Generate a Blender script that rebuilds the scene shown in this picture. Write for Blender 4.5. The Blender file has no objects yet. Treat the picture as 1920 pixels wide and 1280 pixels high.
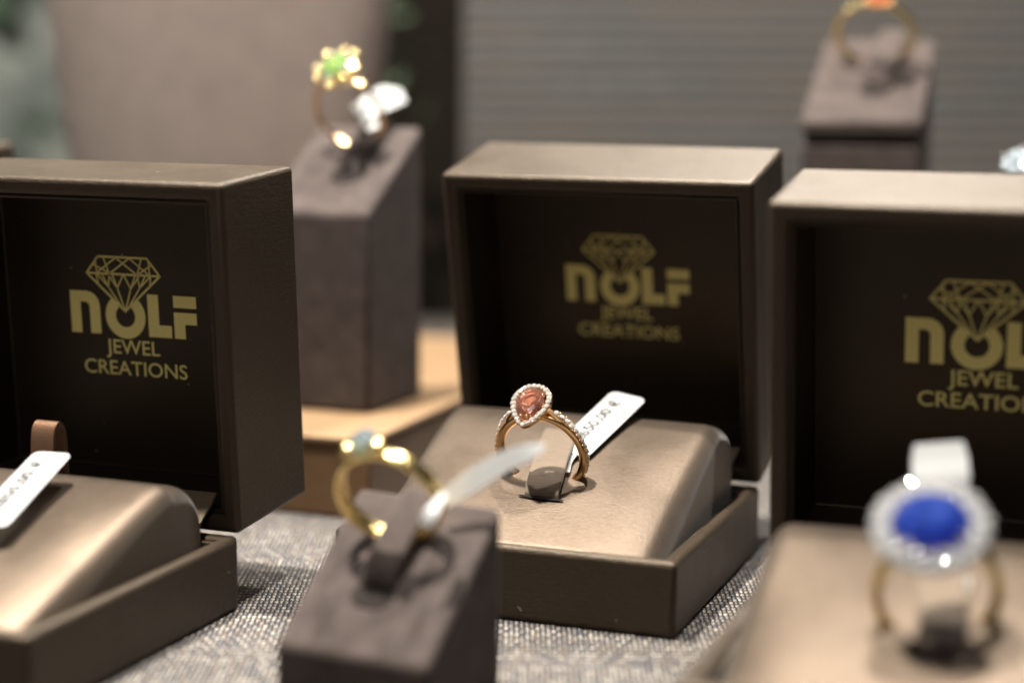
import bpy, bmesh, math, random
from mathutils import Vector, Matrix
random.seed(7)
MM = 0.001
rad = math.radians
sc = bpy.context.scene
col = sc.collection

# ------------------------------------------------------------------ camera
F_PX, PITCH, ROLL, CAM_H = 3409.0, rad(8.591), rad(0.427), 97.437
fw = Vector((0, math.cos(PITCH), -math.sin(PITCH)))
r0 = Vector((1, 0, 0)); u0 = r0.cross(fw)
cr = r0 * math.cos(ROLL) + u0 * math.sin(ROLL)
cu = -r0 * math.sin(ROLL) + u0 * math.cos(ROLL)
CAM = Vector((0, 0, CAM_H))

def ray(px, py):
    return (fw + cr * ((px - 960) / F_PX) - cu * ((py - 640) / F_PX)).normalized()
def at(px, py, y):
    """world point (mm) seen at a spot of the photo at the given distance y"""
    d = ray(px, py); return CAM + d * (y / d.y)
def on_plane(px, py, P0, n):
    d = ray(px, py); return CAM + d * ((P0 - CAM).dot(n) / d.dot(n))

cam = bpy.data.cameras.new("camera"); co = bpy.data.objects.new("camera", cam); col.objects.link(co)
M = Matrix((cr, cu, -fw)).transposed().to_4x4(); M.translation = CAM * MM
co.matrix_world = M
cam.sensor_width = 36; cam.lens = F_PX / 1920 * 36
cam.clip_start = 0.01; cam.clip_end = 50
cam.dof.use_dof = True; cam.dof.focus_distance = 0.336
cam.dof.aperture_fstop = cam.lens / 11.3
cam.dof.aperture_blades = 0
sc.camera = co

# ------------------------------------------------------------------ materials
def new_mat(name):
    m = bpy.data.materials.new(name); m.use_nodes = True
    nt = m.node_tree; b = nt.nodes["Principled BSDF"]
    return m, nt, b
def N(nt, t, **kw):
    n = nt.nodes.new(t)
    for k, v in kw.items():
        if k in n.inputs: n.inputs[k].default_value = v
        else: setattr(n, k, v)
    return n
def math_n(nt, op, a, b=None, c=None):
    n = nt.nodes.new("ShaderNodeMath"); n.operation = op
    for i, v in enumerate((a, b, c)):
        if v is None: continue
        if isinstance(v, (int, float)): n.inputs[i].default_value = v
        else: nt.links.new(v, n.inputs[i])
    return n.outputs[0]
def mixc(nt, fac, a, b):
    n = nt.nodes.new("ShaderNodeMix"); n.data_type = 'RGBA'
    for s, v in ((0, fac), (6, a), (7, b)):
        if isinstance(v, (int, float)): n.inputs[s].default_value = v
        elif isinstance(v, tuple): n.inputs[s].default_value = (*v, 1) if len(v) == 3 else v
        else: nt.links.new(v, n.inputs[s])
    return n.outputs[2]
def coords(nt, scale=(1, 1, 1)):
    tc = N(nt, "ShaderNodeTexCoord"); mp = N(nt, "ShaderNodeMapping")
    mp.inputs["Scale"].default_value = scale
    nt.links.new(tc.outputs["Object"], mp.inputs["Vector"]); return mp.outputs[0]
def noise(nt, vec, scale, detail=3, rough=.55):
    n = N(nt, "ShaderNodeTexNoise"); n.inputs["Scale"].default_value = scale
    n.inputs["Detail"].default_value = detail; n.inputs["Roughness"].default_value = rough
    nt.links.new(vec, n.inputs["Vector"]); return n.outputs["Fac"]
def ramp(nt, fac, stops):
    r = N(nt, "ShaderNodeValToRGB"); nt.links.new(fac, r.inputs[0])
    e = r.color_ramp.elements
    while len(e) < len(stops): e.new(.5)
    for el, (p, c) in zip(e, stops): el.position = p; el.color = (*c, 1)
    return r.outputs[0]
def bump(nt, b, h, dist, strength=1.0):
    n = N(nt, "ShaderNodeBump"); n.inputs["Distance"].default_value = dist; n.inputs["Strength"].default_value = strength
    nt.links.new(h, n.inputs["Height"]); nt.links.new(n.outputs[0], b.inputs["Normal"])

def satin(name, base, base2, rough=.42, metallic=.35, rib=(900, 900, 5200), spec=.5, sheen=.2, dust=True, bd=.00004):
    """woven satin cloth: very fine ribs, soft sheen, dust specks"""
    m, nt, b = new_mat(name)
    v = coords(nt, rib); n1 = noise(nt, v, 1.0, 2)
    v2 = coords(nt); n2 = noise(nt, v2, 60, 4)
    n3 = noise(nt, v2, 7000, 1)
    f = math_n(nt, 'ADD', math_n(nt, 'MULTIPLY', n1, .7), math_n(nt, 'MULTIPLY', n2, .3))
    c = mixc(nt, f, base, base2)
    if dust:
        vo = N(nt, "ShaderNodeTexVoronoi"); vo.inputs["Scale"].default_value = 260
        nt.links.new(v2, vo.inputs["Vector"])
        d = math_n(nt, 'LESS_THAN', vo.outputs["Distance"], .045)
        d = math_n(nt, 'MULTIPLY', d, math_n(nt, 'GREATER_THAN', noise(nt, v2, 45, 2), .50))
        c = mixc(nt, math_n(nt, 'MULTIPLY', d, .55), c, (.6, .58, .54))
    nt.links.new(c, b.inputs["Base Color"])
    nt.links.new(math_n(nt, 'MULTIPLY_ADD', n2, .30, rough-.15), b.inputs["Roughness"]); b.inputs["Metallic"].default_value = metallic
    b.inputs["Specular IOR Level"].default_value = spec
    b.inputs["Specular Tint"].default_value = (1, .86, .70, 1)
    b.inputs["Sheen Weight"].default_value = sheen; b.inputs["Sheen Roughness"].default_value = .4
    bump(nt, b, math_n(nt, 'ADD', n1, math_n(nt, 'MULTIPLY', n3, .6)), bd)
    return m

MAT = {}
MAT['shell'] = satin("brown satin shell", (.024, .0172, .0115), (.058, .0435, .030), .38, .15, (600, 600, 3200), .40, .0, True, .00012)
MAT['lining'] = satin("dark satin lining", (.014, .0095, .006), (.026, .018, .011), .36, .1, (700, 700, 4500), .4, .0)
MAT['cushion'] = satin("champagne satin cushion", (.032, .0235, .0175), (.185, .142, .106), .41, .74, (900, 5200, 4600), .6, .2, False, .00004)
MAT['ribbon'] = satin("champagne grosgrain ribbon", (.08, .06, .042), (.17, .132, .098), .6, .1, (400, 3600, 900), .4, .3, False, .00012)
MAT['copper_ribbon'] = satin("copper brown ribbon", (.10, .048, .024), (.20, .105, .056), .4, .3, (5200, 900, 3000), .5, .4, False, .00008)
MAT['hinge'] = satin("ribbed hinge satin", (.07, .056, .04), (.17, .14, .10), .38, .3, (300, 300, 2600), .5, .3, False, .0001)
MAT['plinth'] = satin("tan brushed plinth", (.20, .125, .065), (.275, .18, .10), .5, .1, (120, 900, 900), .4, .1, False)

def suede(name, a, bcol, sheen=.0):
    m, nt, b = new_mat(name)
    v = coords(nt); n1 = noise(nt, v, 150, 5, .65); n2 = noise(nt, v, 2600, 3)
    f = math_n(nt, 'ADD', math_n(nt, 'MULTIPLY_ADD', n1, 1.8, -.75), math_n(nt, 'MULTIPLY', n2, .5))
    nt.links.new(mixc(nt, f, a, bcol), b.inputs["Base Color"])
    b.inputs["Roughness"].default_value = .85; b.inputs["Specular IOR Level"].default_value = .2
    b.inputs["Sheen Weight"].default_value = sheen; b.inputs["Sheen Roughness"].default_value = .5
    b.inputs["Sheen Tint"].default_value = (.9, .8, .78, 1)
    bump(nt, b, n2, .00008)
    return m
MAT['suede'] = suede("taupe microfibre", (.030, .0225, .020), (.082, .064, .058), .12)
MAT['slot_shade'] = suede("painted recess shade", (.012, .009, .008), (.02, .015, .012), 0)  # near-black colour painting the shade inside strap and clip openings
MAT['bust'] = suede("pale taupe microfibre", (.155, .128, .115), (.205, .172, .153), .1)

def metal(name, c, rough):
    m, nt, b = new_mat(name)
    v = coords(nt); n1 = noise(nt, v, 900, 2)
    b.inputs["Base Color"].default_value = (*c, 1); b.inputs["Metallic"].default_value = 1
    nt.links.new(math_n(nt, 'MULTIPLY_ADD', n1, .1, rough - .05), b.inputs["Roughness"])
    return m
MAT['rose_gold'] = metal("warm polished gold", (.96, .63, .32), .15)
MAT['gold'] = metal("yellow polished gold", (1.0, .77, .34), .21)
MAT['silver'] = metal("white gold", (.68, .68, .69), .16)

def gem(name, c, trans=1.0, ior=1.9, rough=.0, metallic=0.0):
    m, nt, b = new_mat(name)
    b.inputs["Base Color"].default_value = (*c, 1)
    b.inputs["Transmission Weight"].default_value = trans
    b.inputs["IOR"].default_value = ior; b.inputs["Roughness"].default_value = rough
    b.inputs["Metallic"].default_value = metallic
    return m
MAT['diamond'] = gem("diamond", (.98, .99, 1), .74, 2.4, .02)
MAT['diamond_big'] = gem("blue tinted diamond", (.62, .80, .90), .85, 2.2, .02)
MAT['morganite'] = gem("peach pink stone", (.78, .38, .28), .93, 1.75, .0)
MAT['sapphire'] = gem("blue sapphire", (.07, .16, .80), .86, 1.77, .0)
MAT['emerald'] = gem("green stone", (.50, .78, .26), .75, 1.9, .02)
MAT['peach'] = gem("orange stone", (.9, .35, .15), .6, 1.9, .02)
MAT['aqua'] = gem("pale blue stone", (.80, .90, .97), .75, 1.9, .02)

m, nt, b = new_mat("white tag paper")
v = coords(nt); nt.links.new(mixc(nt, noise(nt, v, 300, 3), (.43, .445, .45), (.48, .495, .50)), b.inputs["Base Color"])
b.inputs["Roughness"].default_value = .35; MAT['paper'] = m
m, nt, b = new_mat("black printing ink")
v = coords(nt); nt.links.new(mixc(nt, noise(nt, v, 2500, 2), (.01, .01, .012), (.05, .05, .05)), b.inputs["Base Color"])
b.inputs["Roughness"].default_value = .5; MAT['ink'] = m
m, nt, b = new_mat("grey printing ink")
v = coords(nt); nt.links.new(mixc(nt, noise(nt, v, 2500, 2), (.12, .12, .13), (.35, .35, .35)), b.inputs["Base Color"])
b.inputs["Roughness"].default_value = .5; MAT['ink_grey'] = m
m, nt, b = new_mat("gold foil print")
v = coords(nt); nt.links.new(mixc(nt, noise(nt, v, 3500, 3, .7), (.62, .53, .17), (.98, .86, .33)), b.inputs["Base Color"])
b.inputs["Roughness"].default_value = .55; b.inputs["Metallic"].default_value = .0; MAT['foil'] = m

def weave(name, pitch, pitch2, light, light2, dark, bd, vertical=False, contrast=1.0, wc=.55, wr=.6):
    """basket weave vinyl: threads over and under, dark gaps, threads of several shades"""
    m, nt, b = new_mat(name)
    tc = N(nt, "ShaderNodeTexCoord"); sp = N(nt, "ShaderNodeSeparateXYZ"); nt.links.new(tc.outputs["Object"], sp.inputs[0])
    wob = noise(nt, tc.outputs["Object"], 120, 2)
    X = math_n(nt, 'ADD', math_n(nt, 'MULTIPLY', sp.outputs[0], 1 / pitch), math_n(nt, 'MULTIPLY', wob, .35))
    Y = math_n(nt, 'ADD', math_n(nt, 'MULTIPLY', sp.outputs[2 if vertical else 1], 1 / pitch2), math_n(nt, 'MULTIPLY', wob, .25))
    sx = math_n(nt, 'ABSOLUTE', math_n(nt, 'SINE', math_n(nt, 'MULTIPLY', X, math.pi)))
    sy = math_n(nt, 'ABSOLUTE', math_n(nt, 'SINE', math_n(nt, 'MULTIPLY', Y, math.pi)))
    par = math_n(nt, 'MODULO', math_n(nt, 'ABSOLUTE', math_n(nt, 'ADD', math_n(nt, 'FLOOR', X), math_n(nt, 'FLOOR', Y))), 2)
    par = math_n(nt, 'GREATER_THAN', par, .5)
    ha = math_n(nt, 'MULTIPLY', sx, math_n(nt, 'POWER', sy, .35)); hb = math_n(nt, 'MULTIPLY', sy, math_n(nt, 'POWER', sx, .35))
    hgt = math_n(nt, 'ADD', math_n(nt, 'MULTIPLY', par, ha), math_n(nt, 'MULTIPLY', math_n(nt, 'SUBTRACT', 1, par), hb))
    cell = N(nt, "ShaderNodeTexWhiteNoise"); cell.noise_dimensions = '2D'
    cb = N(nt, "ShaderNodeCombineXYZ")
    nt.links.new(math_n(nt, 'FLOOR', X), cb.inputs[0]); nt.links.new(math_n(nt, 'FLOOR', Y), cb.inputs[1])
    nt.links.new(cb.outputs[0], cell.inputs["Vector"])
    rowv = N(nt, "ShaderNodeTexNoise"); rowv.inputs["Scale"].default_value = 1; rowv.inputs["Detail"].default_value = 3
    cb2 = N(nt, "ShaderNodeCombineXYZ"); nt.links.new(math_n(nt, 'MULTIPLY', X, .025), cb2.inputs[0]); nt.links.new(math_n(nt, 'MULTIPLY', Y, .75), cb2.inputs[1])
    nt.links.new(cb2.outputs[0], rowv.inputs["Vector"])
    f = math_n(nt, 'ADD', math_n(nt, 'MULTIPLY', cell.outputs["Value"], wc), math_n(nt, 'MULTIPLY', rowv.outputs["Fac"], wr))
    thread = ramp(nt, f, [(.22, light2), (.45, tuple((a+b_)/2*c for a, b_, c in zip(light, light2, (1.05, .92, .78)))), (.62, light2), (.80, light)])
    k = ramp(nt, hgt, [(.28 * contrast, (0, 0, 0)), (.72, (1, 1, 1))])
    nt.links.new(mixc(nt, k, dark, thread), b.inputs["Base Color"])
    b.inputs["Roughness"].default_value = .42; b.inputs["Specular IOR Level"].default_value = .5
    bump(nt, b, hgt, bd)
    return m
MAT['cloth'] = weave("woven table mat", .00092, .0018, (.33, .30, .255), (.075, .077, .086), (.018, .019, .026), .0005)
MAT['backcloth'] = weave("woven grey backdrop", .0022, .0050, (.118, .116, .108), (.068, .068, .066), (.035, .035, .037), .0003, True, wc=.12, wr=1.0)
m, nt, b = new_mat("dark brown panel"); v = coords(nt)
nt.links.new(mixc(nt, noise(nt, v, 40, 3), (.006, .005, .004), (.014, .011, .008)), b.inputs["Base Color"]); b.inputs["Roughness"].default_value = .9; b.inputs["Specular IOR Level"].default_value = .05; MAT['darkpanel'] = m
m, nt, b = new_mat("grey green wall"); v = coords(nt)
nt.links.new(mixc(nt, noise(nt, v, 3, 3), (.20, .215, .185), (.30, .31, .275)), b.inputs["Base Color"]); b.inputs["Roughness"].default_value = .8; MAT['wall'] = m
m, nt, b = new_mat("green leaf"); v = coords(nt)
nt.links.new(mixc(nt, noise(nt, v, 60, 3), (.03, .055, .028), (.05, .08, .045)), b.inputs["Base Color"]); b.inputs["Roughness"].default_value = .5; MAT['leaf'] = m

# ------------------------------------------------------------------ object helpers
def tag(o, label=None, cat=None, group=None, kind=None):
    if label: o["label"] = label
    if cat: o["category"] = cat
    if group: o["group"] = group
    if kind: o["kind"] = kind
    return o
def empty(name, mat4):
    o = bpy.data.objects.new(name, None); col.objects.link(o)
    o.empty_display_size = .005; o.matrix_world = mat4; return o
def frame(P, X, Z):
    """matrix (m) from origin in mm and x / z directions"""
    Z = Vector(Z).normalized(); X = Vector(X); X = (X - Z * X.dot(Z)).normalized(); Y = Z.cross(X)
    m = Matrix((X, Y, Z)).transposed().to_4x4(); m.translation = Vector(P) * MM; return m
def link(name, bm, mat, parent=None, smooth=True, bevel=0, seg=3, loc=None, mtx=None, sub=0, angle=35):
    me = bpy.data.meshes.new(name)
    for v in bm.verts: v.co *= MM
    bm.normal_update(); bm.to_mesh(me); bm.free()
    me.materials.append(mat)
    o = bpy.data.objects.new(name, me); col.objects.link(o)
    if parent: o.parent = parent
    if mtx is not None: o.matrix_local = mtx
    elif loc is not None: o.location = Vector(loc) * MM
    if bevel:
        md = o.modifiers.new("bevel", 'BEVEL'); md.width = bevel * MM; md.segments = seg; md.limit_method = 'ANGLE'; md.angle_limit = rad(40)
        md.harden_normals = False
    if sub:
        md = o.modifiers.new("sub", 'SUBSURF'); md.levels = sub; md.render_levels = sub
    if smooth:
        for p in me.polygons: p.use_smooth = True
        if not sub and angle:
            try: me.set_sharp_from_angle(angle=rad(angle))
            except Exception: pass
    return o
def bm_box(bm, x0, x1, y0, y1, z0, z1):
    vs = [bm.verts.new(c) for c in ((x0,y0,z0),(x1,y0,z0),(x1,y1,z0),(x0,y1,z0),(x0,y0,z1),(x1,y0,z1),(x1,y1,z1),(x0,y1,z1))]
    for f in ((0,3,2,1),(4,5,6,7),(0,1,5,4),(1,2,6,5),(2,3,7,6),(3,0,4,7)): bm.faces.new([vs[i] for i in f])
    return vs
def bm_tray(bm, hx, y0, y1, z0, z1, wall, floor, axis='z'):
    """open box; the opening faces +z (axis z) or -y (axis y, stood up as a lid)"""
    def P(x, y, z): return bm.verts.new((x, y, z))
    if axis == 'z':
        A = [P(-hx,y0,z0),P(hx,y0,z0),P(hx,y1,z0),P(-hx,y1,z0)]
        B = [P(-hx,y0,z1),P(hx,y0,z1),P(hx,y1,z1),P(-hx,y1,z1)]
        w = wall
        C_ = [P(-hx+w,y0+w,z1),P(hx-w,y0+w,z1),P(hx-w,y1-w,z1),P(-hx+w,y1-w,z1)]
        D_ = [P(-hx+w,y0+w,z0+floor),P(hx-w,y0+w,z0+floor),P(hx-w,y1-w,z0+floor),P(-hx+w,y1-w,z0+floor)]
    else:
        w = wall
        A = [P(-hx,y1,z0),P(-hx,y1,z1),P(hx,y1,z1),P(hx,y1,z0)]
        B = [P(-hx,y0,z0),P(-hx,y0,z1),P(hx,y0,z1),P(hx,y0,z0)]
        C_ = [P(-hx+w,y0,z0+w),P(-hx+w,y0,z1-w),P(hx-w,y0,z1-w),P(hx-w,y0,z0+w)]
        D_ = [P(-hx+w,y1-floor,z0+w),P(-hx+w,y1-floor,z1-w),P(hx-w,y1-floor,z1-w),P(hx-w,y1-floor,z0+w)]
    fc = [list(reversed(A)), D_]
    for i in range(4):
        j = (i+1) % 4
        fc += [[A[i],A[j],B[j],B[i]], [B[i],B[j],C_[j],C_[i]], [C_[i],C_[j],D_[j],D_[i]]]
    for f in fc: bm.faces.new(f)
    bmesh.ops.recalc_face_normals(bm, faces=bm.faces)
def bm_strip(bm, pts, wdirs, widths, thick):
    """a thick ribbon through pts; wdirs = width direction at each point"""
    rings = []
    n = len(pts)
    for i in range(n):
        p = Vector(pts[i]); t = (Vector(pts[min(i+1,n-1)]) - Vector(pts[max(i-1,0)])).normalized()
        w = Vector(wdirs[i] if isinstance(wdirs, list) else wdirs); w = (w - t * w.dot(t)).normalized(); nn = t.cross(w)
        hw = widths[i]/2 if isinstance(widths, (list, tuple)) else widths/2; h = thick/2
        rings.append([bm.verts.new(p + w*a*hw + nn*b_*h) for a, b_ in ((-1,-1),(1,-1),(1,1),(-1,1))])
    for a, b_ in zip(rings, rings[1:]):
        for k in range(4): bm.faces.new((a[k], a[(k+1)%4], b_[(k+1)%4], b_[k]))
    bm.faces.new(list(reversed(rings[0]))); bm.faces.new(rings[-1])
    bmesh.ops.recalc_face_normals(bm, faces=bm.faces)
def smooth_path(pts, n=6):
    P = [Vector(p) for p in pts]; out = []
    for i in range(len(P)-1):
        a = P[max(i-1,0)]; b_ = P[i]; c = P[i+1]; d = P[min(i+2,len(P)-1)]
        for k in range(n):
            t = k/n
            out.append(.5*((2*b_) + (c-a)*t + (2*a-5*b_+4*c-d)*t*t + (3*b_-a-3*c+d)*t**3))
    out.append(P[-1]); return out
def bm_tube(bm, pts, radii, seg=10, closed=False, squash=None):
    P = [Vector(p) for p in pts]; n = len(P); rings = []
    up = Vector((0.01, 1, .02))
    for i in range(n):
        if closed: t = (P[(i+1)%n]-P[i-1]).normalized()
        else: t = (P[min(i+1,n-1)]-P[max(i-1,0)]).normalized()
        a = (up - t*up.dot(t)).normalized(); b_ = t.cross(a)
        r = radii[i] if isinstance(radii, (list,tuple)) else radii
        sa = squash or 1
        rings.append([bm.verts.new(P[i] + a*math.cos(q)*r*sa + b_*math.sin(q)*r) for q in [2*math.pi*k/seg for k in range(seg)]])
    m_ = n if closed else n-1
    for i in range(m_):
        A, B = rings[i], rings[(i+1)%n]
        for k in range(seg): bm.faces.new((A[k], A[(k+1)%seg], B[(k+1)%seg], B[k]))
    if not closed:
        bm.faces.new(list(reversed(rings[0]))); bm.faces.new(rings[-1])
    bmesh.ops.recalc_face_normals(bm, faces=bm.faces)
def bm_ball(bm, c, r, s=(1,1,1), seg=10):
    bmesh.ops.create_uvsphere(bm, u_segments=seg, v_segments=max(6, seg-2), radius=r, matrix=Matrix.Translation(Vector(c)) @ Matrix.Diagonal((*s,1)))

# ------------------------------------------------------------------ text and logo
def text_bm(body, size, x, z, width=None, align='LEFT', bold=0.0):
    """flat letters as a bmesh in the xy plane (mm); baseline at z, left edge at x"""
    cv = bpy.data.curves.new("text", 'FONT'); cv.body = body; cv.size = size; cv.offset = bold; cv.resolution_u = 4
    o = bpy.data.objects.new("text", cv); col.objects.link(o)
    dg = bpy.context.evaluated_depsgraph_get(); dg.update()
    me = bpy.data.meshes.new_from_object(o.evaluated_get(dg))
    bm = bmesh.new(); bm.from_mesh(me)
    bpy.data.objects.remove(o); bpy.data.curves.remove(cv); bpy.data.meshes.remove(me)
    xs = [v.co.x for v in bm.verts]; ys = [v.co.y for v in bm.verts]
    x0, x1 = min(xs), max(xs); s = (width/(x1-x0)) if width else 1
    for v in bm.verts: v.co.x = x + (v.co.x-x0)*s; v.co.y = z + v.co.y
    return bm
def merge(dst, src, M4=None):
    me = bpy.data.meshes.new("t"); src.to_mesh(me); src.free()
    if M4 is not None: me.transform(M4)
    dst.from_mesh(me); bpy.data.meshes.remove(me)
def thicken(bm, d, t):
    """extrude flat faces by t along d"""
    bmesh.ops.remove_doubles(bm, verts=bm.verts, dist=1e-5)
    r = bmesh.ops.extrude_face_region(bm, geom=list(bm.faces))
    for e in r['geom']:
        if isinstance(e, bmesh.types.BMVert): e.co += Vector(d)*t
    bmesh.ops.recalc_face_normals(bm, faces=bm.faces)
def poly(bm, pts):
    return bm.faces.new([bm.verts.new((p[0], p[1], 0)) for p in pts])
def stroke(bm, a, b_, w):
    a = Vector(a); b_ = Vector(b_); d = (b_-a).normalized(); n = Vector((-d.y, d.x))*w/2
    e = d*w*.35; a = a-e; b_ = b_+e
    poly(bm, [a+n, a-n, b_-n, b_+n])

def logo_mesh():
    bm = bmesh.new()
    T, B, w = 38.9, 30.6, 2.35
    # n
    xl, xr = -13.9, -7.2; R = 2.9
    outer = [(xl,B),(xl,T)] + [(xr-R+R*math.sin(a), T-R+R*math.cos(a)) for a in [math.pi/2*k/8 for k in range(9)]] + [(xr,B)]
    r = 1.0
    inner = [(xr-w,B)] + [(xr-w-r+r*math.sin(a), T-w+.2-r+r*math.cos(a)) for a in [math.pi/2*(1-k/6) for k in range(7)]] + [(xl+w,T-w+.2),(xl+w,B)]
    # as quads : left stem, arch, right stem
    poly(bm, [(xl,B),(xl+w,B),(xl+w,T-w+.2),(xl,T)])
    arcs_o = [(xl,T)] + outer[2:-1]; arcs_i = [(xl+w,T-w+.2)]
    no = len(outer[2:-1])
    ai = list(reversed(inner[1:-2]))
    k_ = len(ai)
    arcs_i += [ai[min(k_-1, int(round(j*(k_-1)/(no-1))))] for j in range(no)]
    for j in range(len(arcs_o)-1):
        a, b2, c, d = arcs_o[j], arcs_o[j+1], arcs_i[j+1], arcs_i[j]
        if (Vector(c)-Vector(d)).length < 1e-6: poly(bm, [a, b2, c])
        else: poly(bm, [a, b2, c, d])
    poly(bm, [arcs_o[-1], (xr,B), (xr-w,B), arcs_i[-1]])
    # o opened by the stone
    cx, cz, Ro, Ri = -1.55, 34.35, 4.45, 2.15
    a0, a1 = rad(128), rad(412)
    n_ = 36
    for k in range(n_):
        p, q = a0+(a1-a0)*k/n_, a0+(a1-a0)*(k+1)/n_
        poly(bm, [(cx+Ro*math.cos(p), cz+Ro*math.sin(p)), (cx+Ro*math.cos(q), cz+Ro*math.sin(q)), (cx+Ri*math.cos(q), cz+Ri*math.sin(q)), (cx+Ri*math.cos(p), cz+Ri*math.sin(p))])
    # L, F
    poly(bm, [(3.5,B),(5.9,B+2.4),(5.9,T),(3.5,T)]); poly(bm, [(3.5,B),(8.6,B),(8.6,B+2.4),(5.9,B+2.4)])
    poly(bm, [(9.2,T),(14.2,T),(14.2,T-2.3),(9.2,T-2.3)])
    t2 = T-3.2
    poly(bm, [(9.2,t2),(11.6,t2-2.3),(11.6,B),(9.2,B)]); poly(bm, [(9.2,t2),(14.2,t2),(14.2,t2-2.3),(11.6,t2-2.3)])
    # cut diamond drawn in thin lines
    g = [(-9.7,42.5),(-7.8,42.2),(-5.3,42.3),(-1.5,42.5),(2.2,42.3),(4.6,42.2),(6.6,42.5)]
    t = [(-7.0,45.8),(-5.6,45.8),(-2.9,45.8),(0,45.8),(2.6,45.8),(3.9,45.8)]
    tip = (-1.5,35.3); W_ = .42
    for a, b2 in [((-7,45.8),(3.9,45.8)),((-9.7,42.5),(6.6,42.5)),((-9.7,42.5),(-7,45.8)),((6.6,42.5),(3.9,45.8)),((-9.7,42.5),tip),((6.6,42.5),tip)]: stroke(bm, a, b2, W_)
    W_ = .30
    for a, b2 in [((-8.2,44.2),(-4.3,42.6)),((-7.6,42.5),(-3,45.7)),((-5.8,45.7),(-4.6,42.5)),((-7.6,45.4),(-7.4,42.5)),((-3,45.7),(-1.5,42.5)) if 0 else ((-4.6,42.5),(0,45.7)),((-3,45.7),(1.6,42.5)),((0,45.7),(4.4,42.5)),((2.7,45.7),(1.6,42.5)),((4.2,45.2),(4.4,42.5)),((4.6,44.4),(1.6,42.5)),
              ((-1.5,42.5),(-3.0,39.8)),((-1.5,42.5),(0,39.8)),((-3.0,39.8),(-4.0,42.5)),((0,39.8),(1.2,42.5)),((-3.0,39.8),tip),((0,39.8),tip),
              ((-5.0,40.0),(-4.6,42.5)),((-5.0,40.0),(-6.4,42.5)),((-5.0,40.0),(-2.2,36.0)),((2.0,40.0),(1.6,42.5)),((2.0,40.0),(3.4,42.5)),((2.0,40.0),(-.8,36.0)),
              ((-7.2,40.2),(-7.6,42.5)),((4.2,40.2),(4.6,42.5)),((-3.0,39.8),(-5.0,42.5)),((0,39.8),(2.2,42.5)),((-5.0,40),(-7.6,42.5)),((2.0,40),(4.6,42.5))]:
        stroke(bm, a, b2, W_)
    merge(bm, text_bm("JEWEL", 4.0, -6.3, 26.9, 12.0, bold=.03))
    merge(bm, text_bm("CREATIONS", 4.0, -11.5, 22.7, 23.0, bold=.03))
    # stand it up: (x, y=z) -> (x, 0, z), facing -y; strokes at staggered heights are welded as one print
    for v in bm.verts: v.co = Vector((v.co.x, 0, v.co.y))
    k = 0
    bm.faces.ensure_lookup_table()
    for v in bm.verts: v.co.y = -0.02
    # separate coincident sheets slightly so that crossing strokes never share a plane
    isl = {}
    for f in bm.faces:
        if f.index in isl: continue
        stack = [f]; isl[f.index] = k; vs = set(f.verts)
        while stack:
            g_ = stack.pop()
            for e in g_.edges:
                for h in e.link_faces:
                    if h.index not in isl: isl[h.index] = k; stack.append(h); vs.update(h.verts)
        for v in vs: v.co.y = -0.03 - .0016*k
        k += 1
    for v in bm.verts: v.co *= MM
    me = bpy.data.meshes.new("logo"); bm.normal_update(); bm.to_mesh(me); bm.free(); me.materials.append(MAT['foil'])
    return me
LOGO = logo_mesh()

# ------------------------------------------------------------------ ring boxes
BW, BD, HB, HL = 65.0, 63.483, 13.686, 26.763
def cushion_mesh(ZC, VC=15.0, VF=60.6, ZF=12.7, hu=29.4, rnd=3.6):
    bm = bmesh.new(); nu, nv = 64, 64; v0 = 7.0
    us = [-hu + 2*hu*(.5-.5*math.cos(math.pi*i/nu)) for i in range(nu+1)]
    vs = [v0 + (VF-v0)*(.5-.5*math.cos(math.pi*(j/nv))) for j in range(nv+1)]
    def top(v):
        if v >= VC:
            t = (v-VC)/(VF-VC); z = ZC - (ZC-ZF)*t**1.22
        else: z = ZC
        # rounded crest
        z -= .035*max(0, 4-abs(v-VC))**2*.6
        if v < VC: z = ZC - 1.0 - ((VC-v)/(VC-v0))**2*3
        return z
    grid = []
    for v in vs:
        row = []
        zt = top(v); zb = 8.0
        for u in us:
            e = hu-abs(u); k = 1.0
            rr = min(rnd, zt-zb)
            if e < rr: k = math.sqrt(max(0, 1-((rr-e)/rr)**2))
            fz = VF-v; kb = 1.0
            if fz < 1.2: kb = math.sqrt(max(0, 1-((1.2-fz)/1.2)**2))
            bz = v-v0
            if bz < 3.0: kb = min(kb, math.sqrt(max(0, 1-((3.0-bz)/3.0)**2)))
            z = zt - rr*(1-k)*1.0 - 2.8*min(1, max(0, (v-VC+1)/26))*max(0, (abs(u)-13)/(hu-13))**2.4
            if fz < 1.2: z = min(z, zt-1.2*(1-kb)-rr*(1-k))
            if bz < 3: z -= 3*(1-kb)
            row.append(bm.verts.new((u, -v, z)))
        grid.append(row)
    for j in range(nv):
        for i in range(nu): bm.faces.new((grid[j][i], grid[j+1][i], grid[j+1][i+1], grid[j][i+1]))
    # skirt down to the tray floor
    bm.edges.ensure_lookup_table()
    r = bmesh.ops.extrude_edge_only(bm, edges=[e for e in bm.edges if e.is_boundary])
    for e in r['geom']:
        if isinstance(e, bmesh.types.BMVert): e.co.z = 2.4
    bmesh.ops.recalc_face_normals(bm, faces=bm.faces)
    return bm

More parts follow.
